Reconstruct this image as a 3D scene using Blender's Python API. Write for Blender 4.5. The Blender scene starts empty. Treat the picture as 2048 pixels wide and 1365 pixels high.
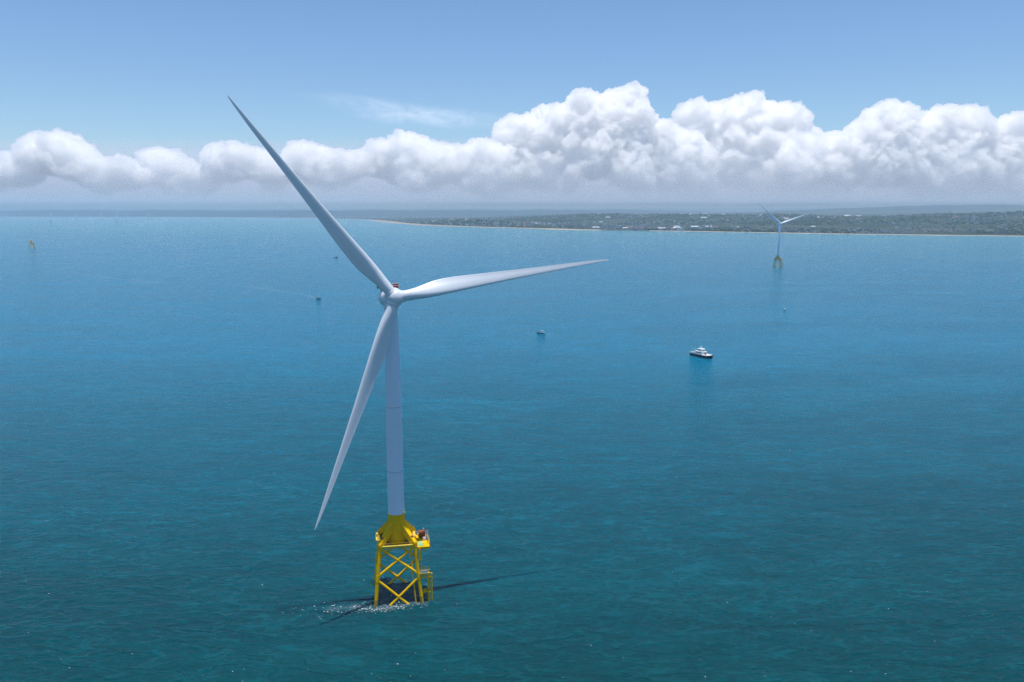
import bpy, bmesh, math, random
import numpy as np
from mathutils import Vector, Matrix, noise

R = math.radians
SC = bpy.context.scene
C = SC.collection

# ---------------------------------------------------------------- camera
CAM_H = 130.6
cam_d = bpy.data.cameras.new('camera')
cam = bpy.data.objects.new('camera', cam_d)
C.objects.link(cam)
cam.location = (0, 0, CAM_H)
cam.rotation_euler = (R(90) - 0.164, 0, 0)
cam_d.sensor_width = 36.0
cam_d.lens = 36.0 * 1557.0 / 2048.0
cam_d.clip_start = 1.0
cam_d.clip_end = 400000.0
SC.camera = cam

# ---------------------------------------------------------------- sky and sun
SUN_DIR = Vector((0.045, -0.012, 1.0)).normalized()      # towards the sun, almost at the zenith
sun_el = math.asin(SUN_DIR.z)
sun_az = math.atan2(SUN_DIR.x, SUN_DIR.y)
w = bpy.data.worlds.new('World')
SC.world = w
w.use_nodes = True
nt = w.node_tree
for n in list(nt.nodes):
    nt.nodes.remove(n)
wo = nt.nodes.new('ShaderNodeOutputWorld')
bg = nt.nodes.new('ShaderNodeBackground')
sky = nt.nodes.new('ShaderNodeTexSky')
sky.sky_type = 'NISHITA'
sky.sun_disc = False
sky.sun_elevation = sun_el
sky.sun_rotation = sun_az
sky.altitude = 0
sky.air_density = 1.08
sky.dust_density = 0.0
sky.ozone_density = 9.0
bg.inputs['Strength'].default_value = 0.128
nt.links.new(sky.outputs[0], bg.inputs['Color'])
nt.links.new(bg.outputs[0], wo.inputs['Surface'])
w.cycles_visibility.camera = True

sl = bpy.data.lights.new('sun', 'SUN')
sl.energy = 4.7
sl.angle = R(0.9)
sl.color = (1.0, 0.945, 0.87)
so = bpy.data.objects.new('sun', sl)
C.objects.link(so)
so.rotation_euler = SUN_DIR.to_track_quat('Z', 'Y').to_euler()
so.location = (0, 0, 2000)

SC.view_settings.view_transform = 'Standard'
SC.view_settings.look = 'None'
SC.view_settings.exposure = 0.0
SC.view_settings.gamma = 1.0
SC.cycles.use_denoising = True
SC.cycles.denoising_prefilter = 'NONE'
SC.cycles.volume_bounces = 110
SC.cycles.max_bounces = 110
SC.cycles.diffuse_bounces = 3
SC.cycles.glossy_bounces = 3
SC.cycles.transparent_max_bounces = 12
SC.cycles.sample_clamp_indirect = 4.0

# ---------------------------------------------------------------- helpers
def mat(name, col, rough=0.6, metal=0.0, var=0.0, vscale=1.0, spec=0.5, bump=0.0):
    m = bpy.data.materials.new(name)
    m.use_nodes = True
    t = m.node_tree
    b = t.nodes['Principled BSDF']
    b.inputs['Base Color'].default_value = (*col, 1)
    b.inputs['Roughness'].default_value = rough
    b.inputs['Metallic'].default_value = metal
    b.inputs['Specular IOR Level'].default_value = spec
    if var > 0:
        tc = t.nodes.new('ShaderNodeTexCoord')
        nz = t.nodes.new('ShaderNodeTexNoise')
        nz.inputs['Scale'].default_value = vscale
        nz.inputs['Detail'].default_value = 5
        nz.inputs['Roughness'].default_value = 0.65
        rp = t.nodes.new('ShaderNodeMapRange')
        rp.inputs['From Min'].default_value = 0.2
        rp.inputs['From Max'].default_value = 0.7
        rp.inputs['To Min'].default_value = 1 - var
        rp.inputs['To Max'].default_value = 1 + var
        mx = t.nodes.new('ShaderNodeVectorMath')
        mx.operation = 'SCALE'
        mx.inputs[0].default_value = col
        t.links.new(tc.outputs['Object'], nz.inputs['Vector'])
        t.links.new(nz.outputs['Fac'], rp.inputs['Value'])
        t.links.new(rp.outputs[0], mx.inputs['Scale'])
        t.links.new(mx.outputs[0], b.inputs['Base Color'])
        if bump > 0:
            bp = t.nodes.new('ShaderNodeBump')
            bp.inputs['Strength'].default_value = bump
            bp.inputs['Distance'].default_value = 0.05
            t.links.new(nz.outputs['Fac'], bp.inputs['Height'])
            t.links.new(bp.outputs[0], b.inputs['Normal'])
    return m


def tag(o, label=None, cat=None, group=None, kind=None):
    if label: o['label'] = label
    if cat: o['category'] = cat
    if group: o['group'] = group
    if kind: o['kind'] = kind
    return o


def empty(name, loc=(0, 0, 0), rz=0.0):
    o = bpy.data.objects.new(name, None)
    C.objects.link(o)
    o.location = loc
    o.rotation_euler = (0, 0, rz)
    return o


class MB:
    """collects simple shapes into one mesh"""
    def __init__(s):
        s.v = []; s.f = []; s.mi = []; s.cur = 0

    def add(s, vs, fs):
        b = len(s.v)
        s.v.extend([tuple(p) for p in vs])
        for f in fs:
            s.f.append(tuple(i + b for i in f)); s.mi.append(s.cur)

    def box(s, c, size, rz=0.0, ax=None):
        hx, hy, hz = size[0] / 2, size[1] / 2, size[2] / 2
        P = [Vector((x, y, z)) for z in (-hz, hz) for x, y in ((-hx, -hy), (hx, -hy), (hx, hy), (-hx, hy))]
        if ax is not None:
            M = ax
        else:
            M = Matrix.Rotation(rz, 3, 'Z')
        P = [M @ p + Vector(c) for p in P]
        s.add(P, [(3, 2, 1, 0), (4, 5, 6, 7), (0, 1, 5, 4), (1, 2, 6, 5), (2, 3, 7, 6), (3, 0, 4, 7)])
        return s

    def tube(s, a, b, r0, r1=None, n=12, caps=True):
        a = Vector(a); b = Vector(b)
        r1 = r0 if r1 is None else r1
        d = (b - a).normalized()
        u = d.orthogonal().normalized(); w_ = d.cross(u)
        vs = []
        for p, r in ((a, r0), (b, r1)):
            for i in range(n):
                t = 2 * math.pi * i / n
                vs.append(p + u * math.cos(t) * r + w_ * math.sin(t) * r)
        fs = [(i, (i + 1) % n, n + (i + 1) % n, n + i) for i in range(n)]
        if caps:
            fs.append(tuple(reversed(range(n)))); fs.append(tuple(range(n, 2 * n)))
        s.add(vs, fs)
        return s

    def path(s, pts, r, n=8):
        for a, b in zip(pts[:-1], pts[1:]):
            s.tube(a, b, r, n=n)
        return s

    def lathe(s, prof, n=40, M=None, cap=True):
        """prof: list of (radius, height) around z"""
        vs = []
        for r, z in prof:
            for i in range(n):
                t = 2 * math.pi * i / n
                p = Vector((r * math.cos(t), r * math.sin(t), z))
                vs.append(M @ p if M is not None else p)
        fs = []
        for k in range(len(prof) - 1):
            for i in range(n):
                j = (i + 1) % n
                fs.append((k * n + i, k * n + j, (k + 1) * n + j, (k + 1) * n + i))
        if cap:
            fs.append(tuple(reversed(range(n))))
            fs.append(tuple(range((len(prof) - 1) * n, len(prof) * n)))
        s.add(vs, fs)
        return s

    def loft(s, rings, caps=True, closed=True):
        n = len(rings[0])
        vs = [p for r in rings for p in r]
        fs = []
        for k in range(len(rings) - 1):
            for i in range(n if closed else n - 1):
                j = (i + 1) % n
                fs.append((k * n + i, k * n + j, (k + 1) * n + j, (k + 1) * n + i))
        if caps:
            fs.append(tuple(reversed(range(n))))
            fs.append(tuple(range((len(rings) - 1) * n, len(rings) * n)))
        s.add(vs, fs)
        return s

    def mesh(s, name, mats, smooth=None, bevel=0):
        me = bpy.data.meshes.new(name)
        me.from_pydata(s.v, [], s.f)
        me.update()
        bm = bmesh.new(); bm.from_mesh(me)
        bmesh.ops.recalc_face_normals(bm, faces=bm.faces)
        if bevel > 0:
            bmesh.ops.bevel(bm, geom=list(bm.edges), offset=bevel, segments=1, affect='EDGES')
        bm.to_mesh(me); bm.free()
        if not isinstance(mats, (list, tuple)):
            mats = [mats]
        for m in mats:
            me.materials.append(m)
        if len(mats) > 1 and bevel == 0:
            me.polygons.foreach_set('material_index', s.mi)
        if smooth is not None:
            me.polygons.foreach_set('use_smooth', [True] * len(me.polygons))
            me.set_sharp_from_angle(angle=R(smooth))
        return me

    def build(s, name, mats, parent=None, smooth=None, bevel=0, M=None):
        me = s.mesh(name, mats, smooth, bevel)
        o = bpy.data.objects.new(name, me)
        C.objects.link(o)
        if parent is not None:
            o.parent = parent
        if M is not None:
            o.matrix_local = M
        return o


def children(o):
    return list(o.children)


def copy_tree(o, parent=None):
    kids = children(o)
    c = o.copy()
    C.objects.link(c)
    if parent is not None:
        ml = o.matrix_local.copy()
        c.parent = parent
        c.matrix_parent_inverse = o.matrix_parent_inverse.copy()
    for ch in kids:
        copy_tree(ch, c)
    return c

# ---------------------------------------------------------------- materials
M_white = mat('painted_white', (0.70, 0.75, 0.80), 0.38, var=0.035, vscale=0.25, spec=0.5)
M_tower = mat('tower_white', (0.68, 0.79, 0.90), 0.45, var=0.03, vscale=0.12)
M_seam = mat('flange_grey', (0.48, 0.53, 0.6), 0.5)
M_yellow = mat('yellow_paint', (0.82, 0.49, 0.002), 0.5, var=0.12, vscale=0.8, bump=0.1, spec=0.06)
M_yelstain = mat('yellow_paint_wet', (0.40, 0.25, 0.02), 0.5, var=0.4, vscale=1.2)
M_deck = mat('deck_grating', (0.62, 0.47, 0.06), 0.7, var=0.12, vscale=1.5)
M_red = mat('red_mesh_panel', (0.28, 0.03, 0.02), 0.6, var=0.1, vscale=1.0)
M_brown = mat('rust_brown_drum', (0.33, 0.075, 0.02), 0.55, var=0.2, vscale=2.0)
M_green = mat('pale_green_panel', (0.25, 0.55, 0.33), 0.5, var=0.05)
M_pale = mat('pale_equipment', (0.75, 0.72, 0.7), 0.5)
M_dark = mat('inner_shade_dark', (0.05, 0.05, 0.055), 0.5)
M_grey = mat('grey_steel', (0.3, 0.31, 0.33), 0.5, var=0.1)

# ---------------------------------------------------------------- water
def water_material():
    m = bpy.data.materials.new('sea_water')
    m.use_nodes = True
    t = m.node_tree
    N = t.nodes; L = t.links
    b = N['Principled BSDF']
    b.inputs['IOR'].default_value = 1.11
    b.inputs['Roughness'].default_value = 0.2
    b.inputs['Specular IOR Level'].default_value = 0.5
    geo = N.new('ShaderNodeNewGeometry')
    def mapping(sx, sy, rot):
        mp = N.new('ShaderNodeMapping')
        mp.inputs['Rotation'].default_value = (0, 0, R(rot))
        mp.inputs['Scale'].default_value = (sx, sy, 1)
        L.new(geo.outputs['Position'], mp.inputs['Vector'])
        return mp
    def nz(sx, sy, rot, scale, det, rough=0.55, dist=0.0):
        n = N.new('ShaderNodeTexNoise')
        n.inputs['Scale'].default_value = scale
        n.inputs['Detail'].default_value = det
        n.inputs['Roughness'].default_value = rough
        n.inputs['Distortion'].default_value = dist
        L.new(mapping(sx, sy, rot).outputs[0], n.inputs['Vector'])
        return n
    def madd(a, k, c=None):
        n = N.new('ShaderNodeMath'); n.operation = 'MULTIPLY_ADD'
        L.new(a, n.inputs[0]); n.inputs[1].default_value = k
        if c is None: n.inputs[2].default_value = 0
        else: L.new(c, n.inputs[2])
        return n.outputs[0]
    # waves: long wind sea + short chop + ripples (heights in metres)
    a = nz(0.55, 1.0, -8, 0.085, 4, 0.6, 0.6)     # ~12 m
    c = nz(0.4, 1.0, 8, 0.36, 5, 0.62, 0.5)      # ~3 m
    e = nz(0.7, 1.0, -22, 1.3, 4, 0.6)            # ~0.8 m
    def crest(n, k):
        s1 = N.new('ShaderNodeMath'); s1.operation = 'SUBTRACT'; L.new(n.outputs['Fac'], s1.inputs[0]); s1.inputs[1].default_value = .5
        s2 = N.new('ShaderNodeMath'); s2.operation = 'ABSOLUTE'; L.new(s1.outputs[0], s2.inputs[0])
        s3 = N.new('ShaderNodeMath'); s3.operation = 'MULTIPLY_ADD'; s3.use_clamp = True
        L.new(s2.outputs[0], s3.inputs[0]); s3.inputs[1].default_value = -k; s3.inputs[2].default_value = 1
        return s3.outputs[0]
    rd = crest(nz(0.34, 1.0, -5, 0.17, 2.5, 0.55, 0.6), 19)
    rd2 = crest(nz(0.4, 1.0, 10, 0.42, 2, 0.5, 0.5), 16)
    h = madd(a.outputs['Fac'], 1.0, madd(c.outputs['Fac'], 0.62, madd(e.outputs['Fac'], 0.2, madd(rd, .3))))
    bp = N.new('ShaderNodeBump')
    bp.inputs['Strength'].default_value = 1.0
    bp.inputs['Distance'].default_value = 1.6
    L.new(h, bp.inputs['Height'])
    L.new(bp.outputs[0], b.inputs['Normal'])
    # water body colour: deep teal offshore, paler turquoise towards the shallow coast, wide patches
    sep = N.new('ShaderNodeSeparateXYZ'); L.new(geo.outputs['Position'], sep.inputs[0])
    sh = N.new('ShaderNodeMapRange'); sh.interpolation_type = 'SMOOTHSTEP'
    L.new(madd(sep.outputs['Y'], .9, madd(sep.outputs['X'], 0.45)), sh.inputs['Value'])
    sh.inputs['From Min'].default_value = 1500; sh.inputs['From Max'].default_value = 5600
    pt = nz(0.25, 1.0, -10, 0.0035, 6, 0.62, 0.8)
    mr = N.new('ShaderNodeMapRange')
    L.new(pt.outputs['Fac'], mr.inputs['Value'])
    mr.inputs['From Min'].default_value = 0.35; mr.inputs['From Max'].default_value = 0.65
    c1 = N.new('ShaderNodeMix'); c1.data_type = 'RGBA'
    c1.inputs[6].default_value = (0.0, 0.042, 0.050, 1)
    c1.inputs[7].default_value = (0.0, 0.053, 0.063, 1)
    L.new(mr.outputs[0], c1.inputs[0])
    # bluer beyond the turbine: reflected sky painted into the body colour
    sh1 = N.new('ShaderNodeMapRange'); sh1.interpolation_type = 'LINEAR'
    L.new(sep.outputs['Y'], sh1.inputs['Value'])
    sh1.inputs['From Min'].default_value = 180; sh1.inputs['From Max'].default_value = 750
    c0 = N.new('ShaderNodeMix'); c0.data_type = 'RGBA'
    L.new(sh1.outputs[0], c0.inputs[0]); L.new(c1.outputs[2], c0.inputs[6])
    c0.inputs[7].default_value = (0.0, 0.140, 0.245, 1)
    c2 = N.new('ShaderNodeMix'); c2.data_type = 'RGBA'
    L.new(sh.outputs[0], c2.inputs[0]); L.new(c0.outputs[2], c2.inputs[6])
    c2.inputs[7].default_value = (0.0, 0.170, 0.232, 1)
    # wind streaks and slicks: long narrow patches of slightly different water
    st1 = nz(0.22, 1.0, -6, 0.022, 5, 0.6, 0.5); st2 = nz(0.3, 1.0, 9, 0.11, 4, 0.6, 0.3)
    sm = N.new('ShaderNodeMath'); sm.operation = 'ADD'; L.new(st1.outputs['Fac'], sm.inputs[0]); L.new(st2.outputs['Fac'], sm.inputs[1])
    mr2 = N.new('ShaderNodeMapRange'); L.new(sm.outputs[0], mr2.inputs['Value'])
    mr2.inputs['From Min'].default_value = .75; mr2.inputs['From Max'].default_value = 1.25
    mr2.inputs['To Min'].default_value = .84; mr2.inputs['To Max'].default_value = 1.16
    vs_ = N.new('ShaderNodeVectorMath'); vs_.operation = 'SCALE'
    L.new(c2.outputs[2], vs_.inputs[0]); L.new(mr2.outputs[0], vs_.inputs['Scale'])
    # light through thin crests, painted as brighter lines in the base colour
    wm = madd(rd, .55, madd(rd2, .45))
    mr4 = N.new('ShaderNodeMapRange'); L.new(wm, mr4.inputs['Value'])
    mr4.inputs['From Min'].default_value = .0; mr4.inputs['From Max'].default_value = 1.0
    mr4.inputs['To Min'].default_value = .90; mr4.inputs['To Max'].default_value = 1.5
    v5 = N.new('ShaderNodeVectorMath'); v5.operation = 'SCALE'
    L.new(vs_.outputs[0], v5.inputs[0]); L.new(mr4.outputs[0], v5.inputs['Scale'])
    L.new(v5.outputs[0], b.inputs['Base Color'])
    mr3 = N.new('ShaderNodeMapRange'); L.new(st1.outputs['Fac'], mr3.inputs['Value'])
    mr3.inputs['From Min'].default_value = .35; mr3.inputs['From Max'].default_value = .65
    mr3.inputs['To Min'].default_value = .08; mr3.inputs['To Max'].default_value = .18
    L.new(mr3.outputs[0], b.inputs['Roughness'])
    return m

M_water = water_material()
def sea():
    mb = MB()
    S = 90000
    xs = [-S, -20000, -5000, -1000, 0, 1000, 5000, 20000, S]
    ys = [-3000, -500, 0, 500, 1500, 4000, 10000, 30000, S]
    vs = [(x, y, 0) for y in ys for x in xs]
    n = len(xs)
    fs = [(j * n + i, j * n + i + 1, (j + 1) * n + i + 1, (j + 1) * n + i) for j in range(len(ys) - 1) for i in range(n - 1)]
    mb.add(vs, fs)
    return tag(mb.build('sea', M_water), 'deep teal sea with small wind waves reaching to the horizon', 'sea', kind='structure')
sea()

# ---------------------------------------------------------------- wind turbine
HUB_Z = 103.6
TILT = R(6.0)

def blade_mesh():
    # r, chord, thickness ratio, twist(deg), pitch axis position, round->airfoil blend
    S = [(1.9, 3.5, 1.0, 15, .50, 0), (4.5, 3.5, 1.0, 15, .50, 0), (7, 3.85, .86, 15, .47, .25), (10, 4.6, .62, 14.5, .42, .6),
         (13.5, 5.25, .46, 13.2, .37, .9), (17, 5.35, .385, 11.6, .345, 1), (21, 5.1, .33, 9.8, .33, 1), (26, 4.6, .29, 7.9, .32, 1),
         (32, 4.0, .262, 6.0, .31, 1), (38, 3.45, .245, 4.4, .30, 1), (44, 2.95, .23, 3.0, .30, 1), (50, 2.5, .22, 1.9, .30, 1),
         (56, 2.1, .21, 1.0, .30, 1), (62, 1.7, .20, .3, .30, 1), (67, 1.35, .19, -.2, .30, 1), (71, 1.02, .18, -.5, .32, 1),
         (74, .72, .18, -.6, .36, 1), (75.8, .45, .18, -.6, .45, 1), (76.7, .2, .2, -.6, .6, 1), (77.0, .04, .3, -.6, .7, 1)]
    n = 36
    # refine the stations by interpolation
    rr = [s[0] for s in S]
    fine = np.unique(np.concatenate([np.linspace(1.9, 77, 64), np.array(rr)]))
    cols = [np.interp(fine, rr, [s[k] for s in S]) for k in range(1, 6)]
    rings = []
    for q, r in enumerate(fine):
        ch, th, tw, pa, bl = [c[q] for c in cols]
        tw = R(tw + 3.0)
        pb = 2.2 * (r / 77.0) ** 2          # pre-bend, upwind
        ring = []
        for i in range(n):
            a = 2 * math.pi * i / n
            # circle
            xc, yc = 0.5 + 0.5 * math.cos(a), 0.5 * math.sin(a)   # x: 0 at LE.. 1 at TE
            # airfoil
            x = xc
            yt = 5 * (.2969 * math.sqrt(max(x, 0)) - .126 * x - .3516 * x * x + .2843 * x ** 3 - .1015 * x ** 4)
            cam_ = 0.035 * 4 * x * (1 - x)
            sgn = 1 if math.sin(a) >= 0 else -1
            # suction side fuller, pressure side with an S towards the trailing edge
            if sgn > 0:
                ya = yt * th * 1.05 + cam_
            else:
                ya = -yt * th * 0.95 * (1 - 0.35 * max(0, x - 0.55) / 0.45) + cam_
            y = (1 - bl) * yc * th + bl * ya
            cx = (pa - x) * ch              # towards the leading edge
            cy = y * ch                     # towards suction side (downwind)
            # local axes: X = span, Y = leading edge direction, Z = upwind
            Y = cx * math.cos(tw) + cy * math.sin(tw)
            Z = cx * math.sin(tw) - cy * math.cos(tw)
            ring.append((r, Y, Z + pb))
        rings.append(ring)
    mb = MB(); mb.loft(rings)
    return mb.mesh('blade', M_white, smooth=50)

BLADE = blade_mesh()

def build_upper(root, hub_xy, yaw, az, blades=True):
    """tower, nacelle, hub, blades. root at the tower axis on the water."""
    hx, hy = hub_xy
    # frame: a = rotor axis pointing upwind, t = to the right seen from the front, u = up in rotor plane
    n = Vector((math.sin(yaw), -math.cos(yaw), 0))
    t = Vector((math.cos(yaw), math.sin(yaw), 0))
    a = n * math.cos(TILT) + Vector((0, 0, 1)) * math.sin(TILT)
    u = Vector((0, 0, 1)) * math.cos(TILT) - n * math.sin(TILT)
    hub = Vector((hx, hy, HUB_Z))
    # tower
    prof = [(2.78, 29.6), (2.75, 45), (2.7, 60), (2.6, 72), (2.42, 85), (2.2, 95), (2.08, 99.3)]
    tw = MB().lathe(prof, 56).build('tower', M_tower, root, smooth=40)
    for z, r in ((44.6, 2.75), (66.8, 2.655)):
        MB().lathe([(r - .02, z - .14), (r + .03, z - .11), (r + .03, z + .11), (r - .02, z + .14)], 56, cap=False).build('flange_ring', M_seam, tw, smooth=30)
    # local frame of the nacelle: Z = upwind axis
    Mn = Matrix(((t.x, u.x, a.x, hub.x), (t.y, u.y, a.y, hub.y), (t.z, u.z, a.z, hub.z), (0, 0, 0, 1)))
    nc = MB()
    # generator ring + nacelle canopy, direct drive
    nc.lathe([(1.2, -1.9), (2.95, -1.95), (3.22, -2.2), (3.28, -2.6), (3.28, -4.6), (3.2, -4.8), (2.95, -4.9), (2.95, -5.1),
              (3.05, -5.3), (3.05, -12.5), (2.9, -13.6), (2.4, -14.5), (1.3, -15.0)], 56)
    nac = nc.build('nacelle', M_white, root, smooth=35, M=Mn)
    # yaw skirt between the tower top and the nacelle
    MB().lathe([(2.1, 99.2), (2.35, 99.6), (2.35, 101.4)], 40).build('yaw_bearing', M_white, root, smooth=40)
    # hoist platform on the nacelle roof (red mesh panels, white frame)
    z0 = 3.1
    hp = MB()
    hp.box((0, z0 + .12, -11.0), (6.3, .14, 5.4))
    for sx in (-1, 1):
        hp.box((sx * 2.1, z0 - .35, -9.5), (.3, .9, .3)); hp.box((sx * 2.1, z0 - .35, -12.5), (.3, .9, .3))
    plat = hp.build('hoist_platform', M_red, root, M=Mn)
    rl = MB()
    for x in (-3.15, -1.05, 1.05, 3.15):
        for z in (-8.3, -13.7):
            rl.tube((x, z0, z), (x, z0 + 1.55, z), .06, n=8)
    for z in (-10.1, -11.9):
        for x in (-3.15, 3.15):
            rl.tube((x, z0, z), (x, z0 + 1.55, z), .06, n=8)
    for yy in (1.55, .85):
        rl.path([(-3.15, z0 + yy, -8.3), (3.15, z0 + yy, -8.3), (3.15, z0 + yy, -13.7), (-3.15, z0 + yy, -13.7), (-3.15, z0 + yy, -8.3)], .055)
    rl.build('railing', M_white, plat)
    pn = MB()
    pn.box((0, z0 + .82, -8.36), (6.2, 1.3, .04)); pn.box((0, z0 + .82, -13.64), (6.2, 1.3, .04))
    pn.box((-3.09, z0 + .82, -11), (.04, 1.3, 5.2)); pn.box((3.09, z0 + .82, -11), (.04, 1.3, 5.2))
    pn.build('mesh_panel', M_red, plat)
    mt = MB()
    mt.tube((2.6, z0 + .9, -14.3), (2.6, z0 + 3.3, -14.3), .05, n=8); mt.tube((2.2, z0 + 2.9, -14.3), (3.0, z0 + 2.9, -14.3), .04, n=8)
    mt.box((2.6, z0 + 0.2, -14.3), (.25, 1.6, .25))
    mt.build('wind_mast', M_grey, nac)
    # hub: rounded spinner with three blade sockets
    hb = MB()
    hb.lathe([(2.2, -1.8), (2.45, -1.5), (2.6, -.6), (2.6, .3), (2.45, 1.1), (2.1, 1.75), (1.5, 2.25), (.8, 2.5), (.15, 2.58)], 48)
    hubo = hb.build('hub', M_white, root, smooth=50, M=Mn)
    for k in range(3):
        th = az + k * 2 * math.pi / 3
        d = Vector((math.cos(th), math.sin(th), 0)); e = Vector((math.sin(th), -math.cos(th), 0)); ax = Vector((0, 0, 1))
        B = Matrix(((d.x, e.x, 0, 0), (d.y, e.y, 0, 0), (d.z, e.z, 1, 0), (0, 0, 0, 1)))
        sk = MB()
        Ms = Matrix(((e.x, 0, d.x), (e.y, 0, d.y), (0, 1, 0)))
        sk.lathe([(1.98, .9), (1.98, 2.45), (1.9, 2.62), (1.7, 2.64)], 40, M=Ms)
        sk.build('blade_socket', M_white, hubo, smooth=35)
        sk2 = MB(); sk2.lathe([(1.79, 2.6), (1.79, 2.82)], 40, M=Ms, cap=False)
        sk2.build('blade_seal', M_seam, hubo, smooth=35)
        o = bpy.data.objects.new('blade', BLADE); C.objects.link(o); o.parent = root
        o.matrix_local = Mn @ B


def build_foundation(root, rz=0.0, bare=False):
    """jacket with transition piece; built in a frame turned by rz"""
    Rz = Matrix.Rotation(rz, 4, 'Z')
    def P(mb, name, m, parent=root, **k):
        if parent is root:
            return mb.build(name, m, parent, M=Rz, **k)
        return mb.build(name, m, parent, **k)
    zt, zn, zb = 20.3, 9.4, -5.0
    ht, hw = 5.75, 7.75            # half widths at z=20.3 and z=0
    def hwz(z): return hw + (ht - hw) * z / zt
    def leg(sx, sy, z): return Vector((sx * hwz(z), sy * hwz(z), z))
    corners = [(-1, -1), (1, -1), (1, 1), (-1, 1)]
    for sx, sy in corners:
        mb = MB()
        mb.tube(leg(sx, sy, 2.2), leg(sx, sy, zt + .8), .62, n=20)
        mb.tube(leg(sx, sy, zn - 1.1), leg(sx, sy, zn + 1.1), .72, n=20)
        lo = P(mb, 'jacket_leg', M_yellow, smooth=40)
        m2 = MB(); m2.tube(leg(sx, sy, -6), leg(sx, sy, 2.2), .62, n=20, caps=False)
        m2.build('splash_zone', M_yelstain, lo, smooth=40)
    for i in range(4):
        A, B = corners[i], corners[(i + 1) % 4]
        for z0, z1 in ((zn + .6, zt - .7), (zb, zn - .6)):
            P(MB().tube(leg(*A, z0), leg(*B, z1), .4, n=14), 'brace', M_yellow, smooth=40)
            P(MB().tube(leg(*A, z1), leg(*B, z0), .4, n=14), 'brace', M_yellow, smooth=40)
    # transition piece: column, bowl, four box arms
    col = MB()
    col.lathe([(1.0, 18.6), (2.6, 18.8), (3.2, 19.5), (3.4, 20.5), (3.3, 21.5), (3.05, 22.8), (2.86, 24.0), (2.82, 29.45)], 56)
    col.lathe([(2.85, 29.3), (3.0, 29.32), (3.0, 29.58), (2.80, 29.6)], 56, cap=False)
    tp = P(col, 'transition_piece', M_yellow, smooth=40)
    for sx, sy in corners:
        d = Vector((sx, sy, 0)).normalized(); s_ = Vector((-d.y, d.x, 0))
        ro = ht * math.sqrt(2)
        # side profile of the arm (radius, z)
        pr = [(2.2, 26.8), (3.0, 26.6), (ro + .2, 21.2), (ro + .7, 20.8), (ro + .7, 19.5), (ro - .35, 19.5), (3.1, 23.4), (2.2, 23.4)]
        am = MB()
        wd = lambda r: .85 if r < 4 else .7
        ringA = [d * r + s_ * wd(r) + Vector((0, 0, z)) for r, z in pr]
        ringB = [d * r - s_ * wd(r) + Vector((0, 0, z)) for r, z in pr]
        nn = len(pr)
        am.add(ringA + ringB, [tuple(range(nn)), tuple(reversed(range(nn, 2 * nn)))] + [(i, (i + 1) % nn, nn + (i + 1) % nn, nn + i) for i in range(nn)])
        a_ = am.build('support_arm', M_yellow, tp)
        # lifting lug and red navigation lamp on the outer end
        lg = MB(); c0 = d * (ro - 1.3) + Vector((0, 0, 22.7)); lg.tube(c0 - s_ * .5 + Vector((0,0,-.2)), c0 + s_ * .5 + Vector((0,0,-.2)), .45, n=12)
        P(lg, 'lifting_trunnion', M_brown, smooth=40)
    # main deck: four walkway strips around between the leg tops
    zd = 20.1
    dk = MB()
    o_, i_ = 6.45, 5.55
    dk.box((0, -(o_ + i_) / 2, zd), (2 * o_, o_ - i_, .25)); dk.box((0, (o_ + i_) / 2, zd), (2 * o_, o_ - i_, .25))
    dk.box((-(o_ + i_) / 2, 0, zd - .003), (o_ - i_, 2 * i_ , .25)); dk.box(((o_ + i_) / 2, 0, zd - .003), (o_ - i_, 2 * i_, .25))
    dk.box((0, -5.9, zd - .45), (2 * ht, .5, .6)); dk.box((0, 5.9, zd - .45), (2 * ht, .5, .6))
    dk.box((-5.9, 0, zd - .46), (.5, 2 * ht, .6)); dk.box((5.9, 0, zd - .46), (.5, 2 * ht, .6))
    deck = P(dk, 'walkway_deck', M_deck)
    ifl = MB(); ifl.box((0, 0, zd - .8), (11.0, 11.0, .2)); ifl.build('inner_floor_shade', M_dark, deck)  # floor coloured near-black to carry the shade inside the deck ring
    def rail(parent, pts, z, hgt=1.1, step=1.6, r=.045, m=M_yellow):
        rb = MB()
        for a, b in zip(pts[:-1], pts[1:]):
            a = Vector((*a, z)); b = Vector((*b, z))
            nseg = max(1, int((b - a).length / step))
            for k in range(nseg + 1):
                p = a.lerp(b, k / nseg)
                rb.tube(p, p + Vector((0, 0, hgt)), r, n=6)
            for q in (.35, .7, 1.0):
                rb.tube(a + Vector((0, 0, hgt * q)), b + Vector((0, 0, hgt * q)), r, n=6)
        return rb.build('railing', m, parent)
    rail(deck, [(-6.4, -6.4), (6.4, -6.4)], zd + .12); rail(deck, [(-6.4, 6.4), (6.4, 6.4)], zd + .12)
    rail(deck, [(-6.4, -6.4), (-6.4, 6.4)], zd + .12)
    # side work platform on the right
    x0, x1, y0, y1 = 6.5, 10.9, -6.9, 3.6
    zp = 19.3
    wp = MB()
    wp.box(((x0 + x1) / 2, (y0 + y1) / 2, zp), (x1 - x0, y1 - y0, .3))
    for yy in (y0 + .4, -3.6, 0, y1 - .4):
        wp.box(((x0 + x1) / 2 - .2, yy, zp - .4), (x1 - x0 - .4, .3, .5))
        wp.tube((6.6, yy, 16.6), (x1 - .8, yy, zp - .5), .14, n=8)
    plat = P(wp, 'work_platform', M_yellow)
    rail(plat, [(x0, y1 - .1), (x1 - .1, y1 - .1), (x1 - .1, y0 + .1), (x0, y0 + .1)], zp + .15, hgt=1.25)
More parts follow.
